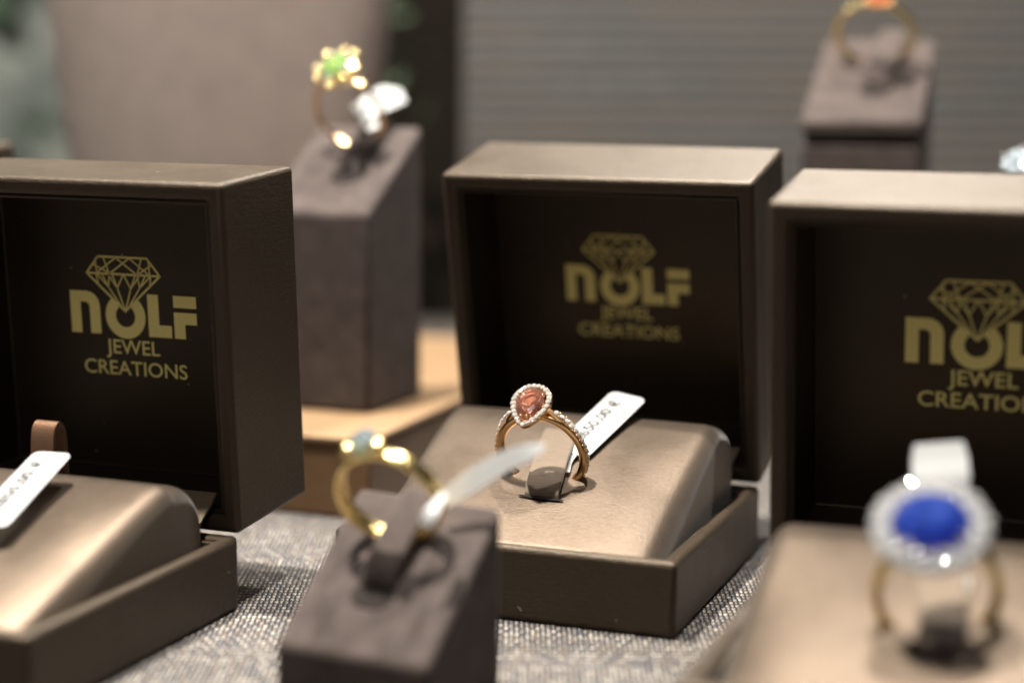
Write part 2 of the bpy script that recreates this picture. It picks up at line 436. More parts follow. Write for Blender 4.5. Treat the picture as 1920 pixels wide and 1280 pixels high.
def make_box(label, x, y, yaw, lean, ZC, lg=(0, 0, 1), strap=True, loop=False, group='open ring boxes', logo=True):
    root = empty('ring_box', Matrix.Translation(Vector((x, y, 0))*MM) @ Matrix.Rotation(rad(yaw), 4, 'Z'))
    tag(root, label, 'ring box', group)
    bm = bmesh.new(); bm_tray(bm, BW/2, -BD, 0, 0, HB, 2.6, 2.0, 'z')
    link('base', bm, MAT['shell'], root, bevel=1.1, seg=4)
    # thin raised lip inside the rim of the base
    bm = bmesh.new()
    w = BW/2-2.75
    bm_tray(bm, w, -BD+2.75, -2.75, 3.0, HB-.9, .7, .5, 'z')
    link('inner_lip', bm, MAT['shell'], root, bevel=.25, seg=2)
    link('cushion', cushion_mesh(ZC, hu=28.7), MAT['cushion'], root, angle=60, loc=(-.5 if ZC > 28 else 0, 0, 0))
    # lid
    ml = Matrix.Translation(Vector((0, 0, HB+.05))*MM) @ Matrix.Rotation(rad(-lean), 4, 'X')
    bm = bmesh.new(); bm_tray(bm, BW/2, 0, HL, 0, BD, 3.2, 2.5, 'y')
    lid = link('lid', bm, MAT['shell'], root, bevel=1.0, seg=4, mtx=ml)
    bm = bmesh.new(); bm_tray(bm, BW/2-3.3, .9, 20.6, 3.3, BD-3.3, .75, .6, 'y')
    lining = link('lining', bm, MAT['lining'], lid, bevel=.3, seg=2)
    if logo:
        lo = bpy.data.objects.new('logo', LOGO); col.objects.link(lo); lo.parent = lid; lo.location = Vector((lg[0], 19.93, lg[1]+35*(1-lg[2])))*MM; lo.scale = (lg[2], 1, lg[2])
    # ribbed satin joining cushion bed and lid
    bm = bmesh.new(); prof = [(-5.6, 9.5), (-5.4, 12.0), (-4.3, 14.5), (-2.4, 16.5), (-.6, 18.6), (.2, 21.0)]
    path = smooth_path([(0, a, b_) for a, b_ in prof], 5)
    n = len(path); wd = [56 - 3.2*math.sin(math.pi*i/(n-1)) for i in range(n)]
    bm_strip(bm, path, Vector((1,0,0)), wd, .5)
    link('hinge_lining', bm, MAT['hinge'], root)
    sl = math.atan2(ZC-13.2, 60.6-15.0)
    def S(u, v, h=0):   # point on the cushion slope, local box coordinates
        tt = (v-15.0)/45.6; z = ZC - (ZC-13.2)*(tt**1.22 if tt > 0 else tt)
        return Vector((u, -v, z)) + Vector((0, -math.sin(sl), math.cos(sl)))*h
    if strap:
        pts = smooth_path([S(2.0,46.6,-1.5), S(1.9,46.0,.5), S(1.5,42.5,1.5), S(.6,37,1.9), S(-.4,31,1.5), S(-1.3,25.5,.6), S(-1.5,24,-.8)], 5)
        bm = bmesh.new(); bm_strip(bm, pts, Vector((1,-.12,0)), 6.9, .75)
        link('strap', bm, MAT['ribbon'], root, bevel=.2, seg=2, angle=60)
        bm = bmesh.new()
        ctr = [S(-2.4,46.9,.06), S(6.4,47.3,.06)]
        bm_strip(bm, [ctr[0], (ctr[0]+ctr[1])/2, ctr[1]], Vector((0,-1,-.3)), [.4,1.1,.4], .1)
        link('slot_shade', bm, MAT['slot_shade'], root)  # flat dark strip painted as shade where the strap enters the cushion
    if loop:
        top = 33.8
        pts = smooth_path([(0,-12.4,24), (0,-12.3,29), (0,-11.8,32.6), (0,-10.3,top), (0,-8.8,32.4), (0,-8.2,29), (0,-8.0,24)], 5)
        pts = [p + Vector((-.2,0,0)) for p in pts]
        bm = bmesh.new(); bm_strip(bm, pts, Vector((1,0,0)), 4.7, .45)
        link('ribbon_loop', bm, MAT['copper_ribbon'], root, angle=60)
    if logo:
        rl = random.Random(int(x*7) & 255); bm = bmesh.new()
        for k_ in range(1):
            a = Vector((rl.uniform(-20, 26), -BD-.06, rl.uniform(2.5, 11))); d_ = Vector((rl.uniform(-1,1), 0, rl.uniform(-1,1)))
            bm_tube(bm, [a, a+d_*.5+Vector((0,-.05,.1)), a+d_], .035, 5)
        link('lint', bm, MAT['paper'], root)
    mw = Matrix.Translation(Vector((x, y, 0))) @ Matrix.Rotation(rad(yaw), 4, 'Z')   # mm
    W_ = lambda u, v, h=0: mw @ S(u, v, h)
    nrm = mw.to_3x3() @ Vector((0, -math.sin(sl), math.cos(sl)))
    ex = mw.to_3x3() @ Vector((1, 0, 0))
    return root, W_, nrm, ex, mw

BX1 = make_box('brown satin ring box at the left edge, copper ribbon loop standing on its cushion', -79.294, 330.177, -20.788, -3.875, 26.2, strap=False, loop=True)
BX2 = make_box('middle brown ring box holding the pear shaped pink stone ring', 20.256, 372.683, -20.602, -12.098, 29.0, lg=(-.3, -.2, .975))
BX3 = make_box('nearest brown ring box, at the right, holding the blue oval stone ring', 74.458, 288.847, -19.948, -8.538, 26.2, lg=(.35, .9, .965))
# far left box of which only the lid corner shows
c_ = at(46, 274, 424)
ya = rad(-20)
BX4 = make_box('distant brown ring box, only its lid corner showing behind the left box', c_.x - 32.5*math.cos(ya) - 24*math.sin(-ya), c_.y + 32.5*math.sin(-ya) - 24*math.cos(ya), -20, -6, 26.2, strap=False, logo=False)

# ------------------------------------------------------------------ ring stands (sloped suede blocks)
def make_stand(label, FL, FR, BL, BR, z0, clip=(0.0, .42), overhang=False, cw=6.0):
    FL, FR, BL, BR = map(Vector, (FL, FR, BL, BR))
    ctr = (FL+FR+BL+BR)/4
    ex = (FR-FL).normalized(); exh = Vector((ex.x, ex.y, 0)).normalized()
    root = empty('ring_stand', frame((ctr.x, ctr.y, z0), exh, (0,0,1)))
    tag(root, label, 'ring stand', 'sloped taupe ring stands')
    inv = frame((ctr.x, ctr.y, z0), exh, (0,0,1)); inv.translation = Vector((ctr.x, ctr.y, z0)); inv = inv.inverted()
    T = [inv @ p for p in (FL, FR, BR, BL)]
    bm = bmesh.new()
    if overhang:
        B0 = [(p.x*.97, p.y*.97, 0) for p in T]
        ins = [Vector((p.x*.93, p.y*.93, p.z-1.2)) for p in T]
        # body with a stepped-in neck under the cap
        bo = [bm.verts.new(b_) for b_ in B0]; mid = [bm.verts.new((b_[0], b_[1], t.z-6.5)) for b_, t in zip(B0, T)]
        nk = [bm.verts.new((i.x, i.y, t.z-6.5)) for i, t in zip(ins, T)]; nt_ = [bm.verts.new((i.x, i.y, t.z-3.4)) for i, t in zip(ins, T)]
        bm.faces.new(list(reversed(bo)))
        for a, b_ in ((bo, mid), (mid, nk), (nk, nt_)):
            for k in range(4): bm.faces.new((a[k], a[(k+1)%4], b_[(k+1)%4], b_[k]))
        bm.faces.new(nt_)
        link('body', bm, MAT['suede'], root, bevel=.5, seg=3)
        bm = bmesh.new()
        lo = [bm.verts.new((t.x, t.y, t.z-3.4)) for t in T]; hi = [bm.verts.new(t) for t in T]
        bm.faces.new(list(reversed(lo))); bm.faces.new(hi)
        for k in range(4): bm.faces.new((lo[k], lo[(k+1)%4], hi[(k+1)%4], hi[k]))
        link('cap', bm, MAT['suede'], root, bevel=.9, seg=4)
    else:
        bo = [bm.verts.new((p.x, p.y, 0)) for p in T]; hi = [bm.verts.new(p) for p in T]
        bm.faces.new(list(reversed(bo))); bm.faces.new(hi)
        for k in range(4): bm.faces.new((bo[k], bo[(k+1)%4], hi[(k+1)%4], hi[k]))
        link('body', bm, MAT['suede'], root, bevel=1.1, seg=4)
    n = (T[1]-T[0]).cross(T[3]-T[0]).normalized(); up = ((T[3]+T[2])/2-(T[0]+T[1])/2); L = up.length; up.normalize()
    side = (T[1]-T[0]).normalized()
    F0 = (T[0]+T[1])/2
    def S(a, s, h): return F0 + side*a + up*(s*L) + n*h
    a0, s0 = clip
    pts = smooth_path([S(a0,s0-.02,-2.5), S(a0+.1,s0+.02,.2), S(a0+.5,s0+.14,1.8), S(a0+1.0,s0+.30,2.7), S(a0+1.4,s0+.46,3.0), S(a0+1.6,s0+.55,2.8)], 6)
    nn = len(pts); ws = [cw*(1 if i < nn*.72 else math.sqrt(max(.02, 1-((i-nn*.72)/(nn*.30))**2))) for i in range(nn)]
    bm = bmesh.new(); bm_strip(bm, pts, side, ws, 1.8)
    link('clip', bm, MAT['suede'], root, bevel=.6, seg=3, angle=60)
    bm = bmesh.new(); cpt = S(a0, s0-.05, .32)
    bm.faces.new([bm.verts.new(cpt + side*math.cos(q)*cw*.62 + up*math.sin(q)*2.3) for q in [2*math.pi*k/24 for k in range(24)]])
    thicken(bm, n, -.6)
    link('slot_shade', bm, MAT['slot_shade'], root)  # flat dark oval painting the shade of the hole below the clip
    Mw = inv.inverted()
    W_ = lambda a, s, h=0: Mw @ S(a, s, h)
    R3 = Mw.to_3x3()
    return root, W_, R3@n, R3@side, R3@up

SA = make_stand('low taupe ring stand in the front, holding the plain gold ring', (-36.1,268.7,10), (-12.1,256.3,10), (-24.9,292.4,29), (-1.4,278.5,29), 0, clip=(-1.0,.40))
FLb = Vector((-32.9,412,63.9)) - Vector((math.cos(rad(-19)), math.sin(rad(-19)),0))*27
BRb = Vector((-21.9,436,83.2)); BLb = BRb - Vector((math.cos(rad(-19)), math.sin(rad(-19)),0))*26.6
SB = make_stand('tall taupe ring stand on the tan plinth, holding the green stone ring', FLb, (-32.9,412,63.9), BLb, BRb, 18, clip=(2.0,.46))
k = 1.17
pc = [at(1500,226,456), at(1727,228,450), at(1755,74,481), at(1550,71,487)]
SC = make_stand('tallest taupe ring stand, at the top right in front of the grey backdrop', pc[0], pc[1], pc[3], pc[2], 0, clip=(2.0,.42), overhang=True, cw=7)
pc = [Vector((102,398,50)), Vector((127,391,50)), Vector((110,420,64)), Vector((135,413,64))]
SD = make_stand('taupe ring stand behind the right box, under the pale cluster ring', pc[0], pc[1], pc[2], pc[3], 0, clip=(0,.4))

# ------------------------------------------------------------------ gems
def gem_bm(outline, table=.58, crown=.34, pav=.8, girdle=.06):
    """faceted stone; outline = list of (x, y); heights relative to mean radius"""
    bm = bmesh.new(); n = len(outline); R = sum(math.hypot(*p) for p in outline)/n
    def ringv(s, z, half=False):
        out = []
        for i in range(n):
            p = outline[i]
            if half: q = outline[(i+1)%n]; p = ((p[0]+q[0])/2*1.02, (p[1]+q[1])/2*1.02)
            out.append(bm.verts.new((p[0]*s, p[1]*s, z)))
        return out
    g0 = ringv(1, girdle*R/2); g1 = ringv(1, -girdle*R/2)
    cm = ringv(.82, crown*R*.6, True)
    tb = ringv(table, crown*R)
    pm = ringv(.55, -pav*R*.5, True); cul = bm.verts.new((0, 0, -pav*R))
    bm.faces.new(tb)
    for i in range(n):
        j = (i+1)%n
        bm.faces.new((g1[i], g1[j], g0[j], g0[i]))
        bm.faces.new((g0[i], g0[j], cm[i])); bm.faces.new((cm[i], g0[j], cm[j])); bm.faces.new((tb[i], cm[i], tb[j])); bm.faces.new((tb[j], cm[i], cm[j]))
        bm.faces.new((g1[j], g1[i], pm[i])); bm.faces.new((g1[j], pm[i], pm[j])); bm.faces.new((pm[j], pm[i], cul))
    bmesh.ops.recalc_face_normals(bm, faces=bm.faces)
    return bm
def round_out(r, n=8, ry=None): return [(r*math.cos(2*math.pi*i/n), (ry or r)*math.sin(2*math.pi*i/n)) for i in range(n)]
def pear_out(a, b_, n, m=.75):
    out = []
    for i in range(n):
        t = 2*math.pi*i/n
        out.append((a*math.sin(t)*abs(math.sin(t/2))**m*1.25, -b_*math.cos(t)))
    return out
def resample(pts, n):
    P = [Vector(p) for p in pts]; P.append(P[0]); L = [0]
    for a, b_ in zip(P, P[1:]): L.append(L[-1]+(b_-a).length)
    out = []
    for i in range(n):
        s = L[-1]*i/n; k_ = max(j for j in range(len(L)) if L[j] <= s+1e-9); k_ = min(k_, len(P)-2)
        t = (s-L[k_])/(L[k_+1]-L[k_]); out.append(P[k_].lerp(P[k_+1], t))
    return out
def offset_out(pts, d):
    P = [Vector(p) for p in pts]; n = len(P); out = []
    for i in range(n):
        t = (P[(i+1)%n]-P[i-1]).normalized(); nn = Vector((t.y, -t.x))
        if nn.dot(P[i]) < 0: nn = -nn
        out.append(P[i]+nn*d)
    return out

_small = {}
def small_stone(name, r, mat, parent, M4):
    """small faceted stones share one mesh"""
    key = (name, round(r,3), mat.name)
    if key not in _small:
        bm = gem_bm(round_out(r, 8), .55, .42, .6)
        o = link(name, bm, mat, parent, smooth=False); _small[key] = o
    else:
        o = _small[key].copy(); col.objects.link(o); o.parent = parent
    o.matrix_local = M4; return o
def lf(P, X, Z):
    return frame(P, X, Z)

def band_bm(R, tr, ta, n=96, gap=0.0, swell=0.0, taper=0.0):
    """closed shank in the xz plane; tr radial half thickness, ta axial half width, comfort-fit section"""
    bm = bmesh.new(); rings = []; seg = 16
    rng = [2*math.pi*i/n for i in range(n)]
    for q in rng:
        top = max(0, math.cos(q))          # 1 at the head
        r_ = tr*(1+swell*(1-top)); a_ = ta*(1-taper*top)
        c = Vector((math.sin(q), 0, math.cos(q)))
        ring = []
        for k_ in range(seg):
            s = 2*math.pi*k_/seg
            cs, sn = math.cos(s), math.sin(s)
            e = .75
            ring.append(bm.verts.new(c*(R + r_*math.copysign(abs(cs)**e, cs)) + Vector((0, a_*math.copysign(abs(sn)**e, sn), 0))))
        rings.append(ring)
    for i in range(n):
        A, B = rings[i], rings[(i+1)%n]
        for k_ in range(seg): bm.faces.new((A[k_], A[(k_+1)%seg], B[(k_+1)%seg], B[k_]))
    bmesh.ops.recalc_face_normals(bm, faces=bm.faces)
    return bm

def ring_root(label, P, X, Z, roll=0, name='gold_ring', cat='ring'):
    m_ = frame(P, X, Z) @ Matrix.Rotation(rad(roll), 4, 'Y')
    return tag(empty(name, m_), label, cat)

# ---- ring 1 : pear stone halo ring in the middle box
root, S2, n2, ex2, mw2 = BX2
back2 = n2.cross(ex2)                      # up the slope
Rr = 8.2
def dirrot(v, axis, deg): return Matrix.Rotation(rad(deg), 3, axis) @ v
zr = dirrot(n2, ex2, 4)
r1 = ring_root('rose gold ring with a pear shaped pink stone and diamond halo', S2(.1, 39.8, 4.9), ex2, zr, roll=-5)
link('band', band_bm(Rr, .82, .95, taper=.1), MAT['rose_gold'], r1)
# cathedral shoulders and gallery
bm = bmesh.new()
for s in (-1, 1):
    pts = smooth_path([(s*Rr*math.sin(rad(48)), 0, Rr*math.cos(rad(48))+.1), (s*4.6, 0, 7.9), (s*3.2, 0, 9.6), (s*2.3, 0, 10.9)], 6)
    bm_tube(bm, pts, .5, 8, squash=1.3)
link('shoulder', bm, MAT['rose_gold'], r1)
HM = Matrix.Translation(Vector((0, -.4, 10.6))*MM) @ Matrix.Rotation(rad(24), 4, 'X') @ Matrix.Rotation(rad(-6), 4, 'Z')
head = empty('head', Matrix.Identity(4)); head.parent = r1; head.matrix_local = HM
head_mm = HM.copy()
stone = pear_out(2.75, 3.5, 48)
so = resample(stone, 20)
halo_o = offset_out(resample(stone, 64), 1.28); halo_i = offset_out(resample(stone, 64), .12)
# halo frame as an annular plate
bm = bmesh.new()
def annulus(bm, outer, inner, z0, z1):
    O0 = [bm.verts.new((p.x, p.y, z0)) for p in outer]; O1 = [bm.verts.new((p.x, p.y, z1)) for p in outer]
    I0 = [bm.verts.new((p.x, p.y, z0)) for p in inner]; I1 = [bm.verts.new((p.x, p.y, z1)) for p in inner]
    n = len(outer)
    for i in range(n):
        j = (i+1)%n
        for q in ((O0[i],O0[j],O1[j],O1[i]), (O1[i],O1[j],I1[j],I1[i]), (I1[i],I1[j],I0[j],I0[i]), (I0[i],I0[j],O0[j],O0[i])): bm.faces.new(q)
    bmesh.ops.recalc_face_normals(bm, faces=bm.faces)
annulus(bm, halo_o, halo_i, -.75, 0)
# basket wires under the halo
for i in (6, 20, 32, 44, 58):
    p = halo_i[i]; bm_tube(bm, [(p.x, p.y, -.4), (p.x*.75, p.y*.75, -1.8), (p.x*.35, p.y*.3, -3.0)], .33, 8)
low = [p*.62 for p in halo_i[::4]]
bm_tube(bm, [(p.x, p.y, -2.1) for p in low], .3, 8, closed=True)
link('halo_setting', bm, MAT['rose_gold'], r1, mtx=HM, bevel=.12, seg=2)
bpy.data.objects.remove(head)
bm = gem_bm([(p.x, p.y) for p in so], .55, .30, .62)
link('pear_stone', bm, MAT['morganite'], r1, smooth=False, mtx=HM @ Matrix.Translation((0, 0, .00035)))
# gold prongs gripping the edge of the stone
bm = bmesh.new()
for p in (stone[4], stone[44], stone[17], stone[31]):
    bm_ball(bm, (p[0]*.93, p[1]*.93, .75), .36)
link('prong', bm, MAT['rose_gold'], r1, mtx=HM)
mid = resample([(p.x, p.y) for p in offset_out(resample(stone, 64), .72)], 25)
for p in mid:
    small_stone('halo_diamond', .56, MAT['diamond'], r1, HM @ lf((p.x, p.y, .16), (1, random.uniform(-.6,.6), 0), (random.uniform(-.3,.3), random.uniform(-.3,.3), 1)))
# beads between the halo diamonds
bm = bmesh.new()
for i in range(28):
    for d_, src in ((1.18, None),):
        pass
mo = resample([(p.x, p.y) for p in offset_out(resample(stone, 64), 1.16)], 28); 
for i, p in enumerate(mo):
    q = mo[(i+1)%28]; c = (p+q)/2; bm_ball(bm, (c.x, c.y, .12), .15, seg=8)
link('bead_setting', bm, MAT['silver'], r1, mtx=HM)
for s in (-1, 1):
    for i in range(13):
        q = rad(29 + i*7.4)*s
        rr_ = Rr+.84 + (0.9*max(0, 1-i/4.5) if i < 5 else 0)
        d_ = Vector((math.sin(q), 0, math.cos(q)))
        small_stone('band_diamond', .6, MAT['diamond'], r1, lf(d_*rr_, (0, 1, 0), d_ + Vector((random.uniform(-.2,.2), random.uniform(-.3,.3), random.uniform(-.2,.2)))))
bm = bmesh.new()
for s in (-1, 1):
    for i in range(13):
        q = rad(29 + (i+.5)*7.4)*s; rr_ = Rr+.84 + (0.9*max(0, 1-(i+.5)/4.5) if i < 5 else 0)
        for y_ in (-.62, .62): bm_ball(bm, (math.sin(q)*rr_, y_, math.cos(q)*rr_), .19, seg=8)
link('bead_row', bm, MAT['rose_gold'], r1)

# ---- plain gold ring on the front stand
root, S, nA, sA, uA = SA
xA = dirrot(sA, nA, 6); zA = dirrot(nA, xA, -9)
rA = ring_root('plain yellow gold ring with one round stone, on the front stand', S(-1.2, .77, 8.0), xA, zA, roll=-9)
Ra = 8.4
link('band', band_bm(Ra, .65, 1.55, taper=.25, swell=.1), MAT['gold'], rA)
bm = bmesh.new()
for s in (-1, 1): bm_ball(bm, (s*2.75, -.7, 10.0), 1.25, (1, 1.1, .95), 16)
bm_tube(bm, smooth_path([(-2.6,0,8.4),(-1.2,0,8.9),(1.2,0,8.9),(2.6,0,8.4)],4), .9, 12)
link('bezel', bm, MAT['gold'], rA)
link('round_stone', gem_bm(round_out(2.5, 12), .58, .40, .65), MAT['diamond_big'], rA, smooth=False, mtx=Matrix.Translation((0,0,.0107)) @ Matrix.Rotation(rad(22), 4, 'X'))

# ---- green stone ring on the tall left stand
root, S, nB, sB, uB = SB
xB = dirrot(sB, nB, -6); zB = dirrot(nB, xB, -11)
rB = ring_root('gold ring with a green stone among gold beads', S(-.3, .80, 8.9), xB, zB, roll=-6)
link('band', band_bm(8.7, .55, .7), MAT['rose_gold'], rB)
bm = bmesh.new()
HB_ = Matrix.Translation(Vector((0,0,11.2))*MM) @ Matrix.Rotation(rad(24), 4, 'X') @ Matrix.Scale(1.2, 4)
for k_ in range(8):
    q = 2*math.pi*k_/8; bm_ball(bm, (4.4*math.cos(q), 4.4*math.sin(q), .5*(k_%2)), .72, seg=12)
for k_ in range(6):
    q = 2*math.pi*k_/6+.3; bm_tube(bm, [(3.3*math.cos(q), 3.3*math.sin(q), 0), (1.5*math.cos(q), 1.5*math.sin(q), -3)], .5, 8)
link('bead_crown', bm, MAT['gold'], rB, mtx=HB_)
link('green_stone', gem_bm(round_out(3.0, 10), .55, .4, .7), MAT['emerald'], rB, smooth=False, mtx=HB_ @ Matrix.Translation((0,0,.0009)))
for k_ in range(5):
    q = 2*math.pi*k_/5+.9
    small_stone('accent_diamond', .8, MAT['diamond'], rB, HB_ @ lf((3.1*math.cos(q), 3.1*math.sin(q), 1.0), (1,0,0), (.2*math.cos(q), .2*math.sin(q), 1)))

# ---- ring on the tallest stand
root, S, nC, sC, uC = SC
xC = dirrot(sC, nC, -4); zC = dirrot(nC, xC, 6)
rC = ring_root('gold ring with an orange stone, cut by the top of the photo', S(-.2, .70, 8.4), xC, zC, roll=4)
link('band', band_bm(9.7, .75, 1.1), MAT['gold'], rC)
bm = bmesh.new()
for k_ in range(8):
    q = 2*math.pi*k_/8; bm_ball(bm, (3.6*math.cos(q), 3.6*math.sin(q), 11.4), .8, seg=12)
bm_tube(bm, [(0,0,9.9),(0,0,11.2)], [1.5, 3.0], 14)
link('bead_crown', bm, MAT['rose_gold'], rC)
link('orange_stone', gem_bm(round_out(2.9, 12), .55, .4, .5), MAT['peach'], rC, smooth=False, loc=(0,0,12.2))

# ---- blue stone ring in the right box
root, S3, n3, ex3, mw3 = BX3
x3 = dirrot(ex3, n3, 14); z3 = dirrot(n3, x3, -2)
rD = ring_root('gold ring with a large blue oval stone in a diamond halo', S3(.3, 40.5, 4.7), x3, z3, roll=-2)
link('band', band_bm(8.5, .8, 1.35), MAT['gold'], rD)
HD = Matrix.Translation(Vector((-.6,-.8,10.9))*MM) @ Matrix.Rotation(rad(27), 4, 'X') @ Matrix.Rotation(rad(4), 4, 'Z')
bm = bmesh.new()
oo = [Vector(p) for p in round_out(8.0, 48, 7.5)]; ii = [Vector(p) for p in round_out(5.2, 48, 4.6)]
annulus(bm, oo, ii, -.9, 0)
for k_ in range(8):
    q = 2*math.pi*k_/8; bm_tube(bm, [(6.5*math.cos(q), 5.6*math.sin(q), -.6), (3.2*math.cos(q), 2.6*math.sin(q), -2.6), (1.2*math.cos(q), 1.0*math.sin(q), -4.0)], .5, 8)
link('halo_setting', bm, MAT['silver'], rD, mtx=HD, bevel=.15, seg=2)
link('oval_stone', gem_bm(round_out(5.5, 10, 4.9), .5, .42, .55), MAT['sapphire'], rD, smooth=False, mtx=HD @ Matrix.Translation((0,0,.0012)))
for n_, rx, ry, r_, z_, tl in ((22, 6.35, 5.8, .85, .75, .2), (24, 7.75, 7.2, .98, .25, .5)):
    for k_ in range(n_):
        q = 2*math.pi*k_/n_
        small_stone('halo_diamond', r_, MAT['diamond'], rD, HD @ lf((rx*math.cos(q), ry*math.sin(q), z_), (random.uniform(-1,1), 1, 0), (tl*math.cos(q)+random.uniform(-.5,.5), tl*math.sin(q)+random.uniform(-.5,.5), 1)))
bm = bmesh.new()
for k_ in range(4):
    q = math.pi/4+math.pi/2*k_; bm_ball(bm, (5.3*math.cos(q), 4.7*math.sin(q), 1.7), .45, seg=10)
link('prong', bm, MAT['silver'], rD, mtx=HD)

# ---- pale blue cluster ring at the right edge
root, S, nE, sE, uE = SD
rE = ring_root('white gold ring with pale cluster stones peeking above the right box', at(1936, 352, 404), sE, dirrot(nE, sE, 22), roll=-14, name='silver_ring')
link('band', band_bm(8.8, .6, .9), MAT['silver'], rE)
for k_ in range(7):
    q = 2*math.pi*k_/6; rr_ = 0 if k_ == 6 else 3.0
    P = Vector((rr_*math.cos(q), rr_*math.sin(q)*.8, 10.6 + (.9 if k_ == 6 else 0)))
    o = link('pale_blue_stone', gem_bm(round_out(1.55, 10, 1.3), .55, .4, .6), MAT['aqua'], rE, smooth=False, loc=P)
bm = bmesh.new()
for k_ in range(6):
    q = 2*math.pi*k_/6; bm_tube(bm, [(3*math.cos(q), 2.4*math.sin(q), 10), (.8*math.cos(q), .8*math.sin(q), 8.6)], .45, 8)
    bm_ball(bm, (4.5*math.cos(q+.5), 3.6*math.sin(q+.5), 10.9), .5, seg=8)
link('claw_setting', bm, MAT['silver'], rE)

# ------------------------------------------------------------------ price tags
def price_tag(label, BLc, BRc, TLc, w, h, price, carat, name='price_tag', tail=None):
    """stiff paper tag; BL = start of the writing, BR = end of the writing side, TL = upper side"""
    X = (Vector(BRc)-Vector(BLc)).normalized(); Yd = Vector(TLc)-Vector(BLc); Yd = (Yd - X*Yd.dot(X)).normalized(); Z = X.cross(Yd)
    root = empty(name, frame(BLc, X, Z)); tag(root, label, 'price tag', 'white price tags on the rings')
    bm = bmesh.new(); r = min(w, h)*.2; pts = []
    for cx, cy, a0 in ((w-r, h-r, 0), (r, h-r, 90), (r, r, 180), (w-r, r, 270)):
        for k_ in range(7):
            a = rad(a0+15*k_); pts.append((cx+r*math.cos(a), cy+r*math.sin(a)))
    f = poly(bm, pts); thicken(bm, (0,0,1), -.22)
    link('paper', bm, MAT['paper'], root, bevel=.05, seg=2)
    if price:
        bm = text_bm(price, h*.44, w*.19, h*.49, w*.68, bold=.06)
        for v in bm.verts: v.co.z = .12
        link('price_print', bm, MAT['ink'], root, smooth=False)
        bm = text_bm(carat, h*.30, w*.34, h*.13, w*.42, bold=.03)
        for v in bm.verts: v.co.z = .12
        link('carat_print', bm, MAT['ink_grey'], root, smooth=False)
    if tail:
        M_ = frame(BLc, X, Z); M_.translation = Vector(BLc); iv = M_.inverted()
        pts = smooth_path([iv @ Vector(p) for p in tail[0]], 6); bm = bmesh.new(); bm_strip(bm, pts, iv.to_3x3() @ Vector(tail[1]), tail[2], .2)
        link('tail', bm, MAT['paper'], root)
    return root
P0 = S2(0, 30, 0)
def c2(px, py, h): return on_plane(px, py, P0 + n2*h, n2)
BL_, BR_, TL_ = c2(1101,857,1.0), c2(1213,748,1.6), c2(1045,842,1.2)
TR_ = c2(1143,731,1.8)
Xl = (BR_-BL_).length; Yl = (c2(1150,733,1.7)-BR_).length
price_tag('white price tag reading 2650,00 euro behind the pear stone ring', BL_, BR_, TL_, Xl, 8.0, "2650,00 €", "0.350kt",
          tail=([S2(3.6,33,.9), S2(3.2,36,.6), S2(3.9,39.5,.6)], ex2, 2.2))
root1, S1, n1, ex1, mw1 = BX1
P1 = S1(0, 30, 0)
def c1(px, py, h): return on_plane(px, py, P1 + n1*h, n1)
BL_, BR_, TL_ = c1(11,987,3.4), c1(136,850,4.6), c1(-45,975,3.6)
price_tag('white price tag reading 2850,00 euro at the left edge of the photo', BL_, BR_, TL_, (BR_-BL_).length, 7.2, "2850,00 €", "0.023kt")

def strip_tag(label, pieces, wdir):
    """pieces: list of (points, widths)"""
    o0 = Vector(pieces[0][0][0]); root = empty('price_tag', Matrix.Translation(o0*MM)); tag(root, label, 'price tag', 'white price tags on the rings')
    for i, (pts, ws) in enumerate(pieces):
        bm = bmesh.new(); P = smooth_path([Vector(p)-o0 for p in pts], 6)
        W_ = []
        for j in range(len(P)):
            t = j/(len(P)-1)*(len(ws)-1); a = int(min(t, len(ws)-2)); W_.append(ws[a]+(ws[a+1]-ws[a])*(t-a))
        bm_strip(bm, P, Vector(wdir[i]), W_, .25)
        link('paper' if i == 0 else 'tail', bm, MAT['paper'], root, bevel=.04, seg=1)
    return root
# front stand tag: seen nearly edge on, curling out to the right
strip_tag('curled blank white tag pointing right from the plain gold ring', [
    ([at(832,938,278), at(880,905,277), at(940,868,276), at(990,848,275), at(1022,836,275)], [2.6, 3.6, 3.4, 2.6, .8]),
    ([at(797,985,266), at(812,955,267), at(832,925,270)], [1.8, 2.2, 1.4])], [Vector((-.5,.45,.8)), Vector((1,.2,.5))])
# tall left stand tag
strip_tag('blank white tag tucked behind the green stone ring', [
    ([at(672,212,431), at(700,196,434), at(728,182,438), at(757,180,441)], [3.2, 5.8, 6.2, 3.6]),
    ([at(678,190,430), at(690,215,428), at(700,242,425)], [5.5, 4.0, 2.6])], [Vector((.1,.75,.7)), Vector((1,0,.3))])
# right box tag standing behind the blue ring
strip_tag('blank white tag standing up behind the blue stone ring', [
    ([at(1760,830,270.5), at(1762,860,269.5), at(1765,900,268), at(1775,940,267)], [7.2, 8.4, 8.6, 7.0]),
    ([at(1800,1080,258), at(1798,1130,256), at(1788,1195,254)], [3.0, 2.8, 2.6])], [Vector((1,-.35,.1)), Vector((1,-.2,.3))])

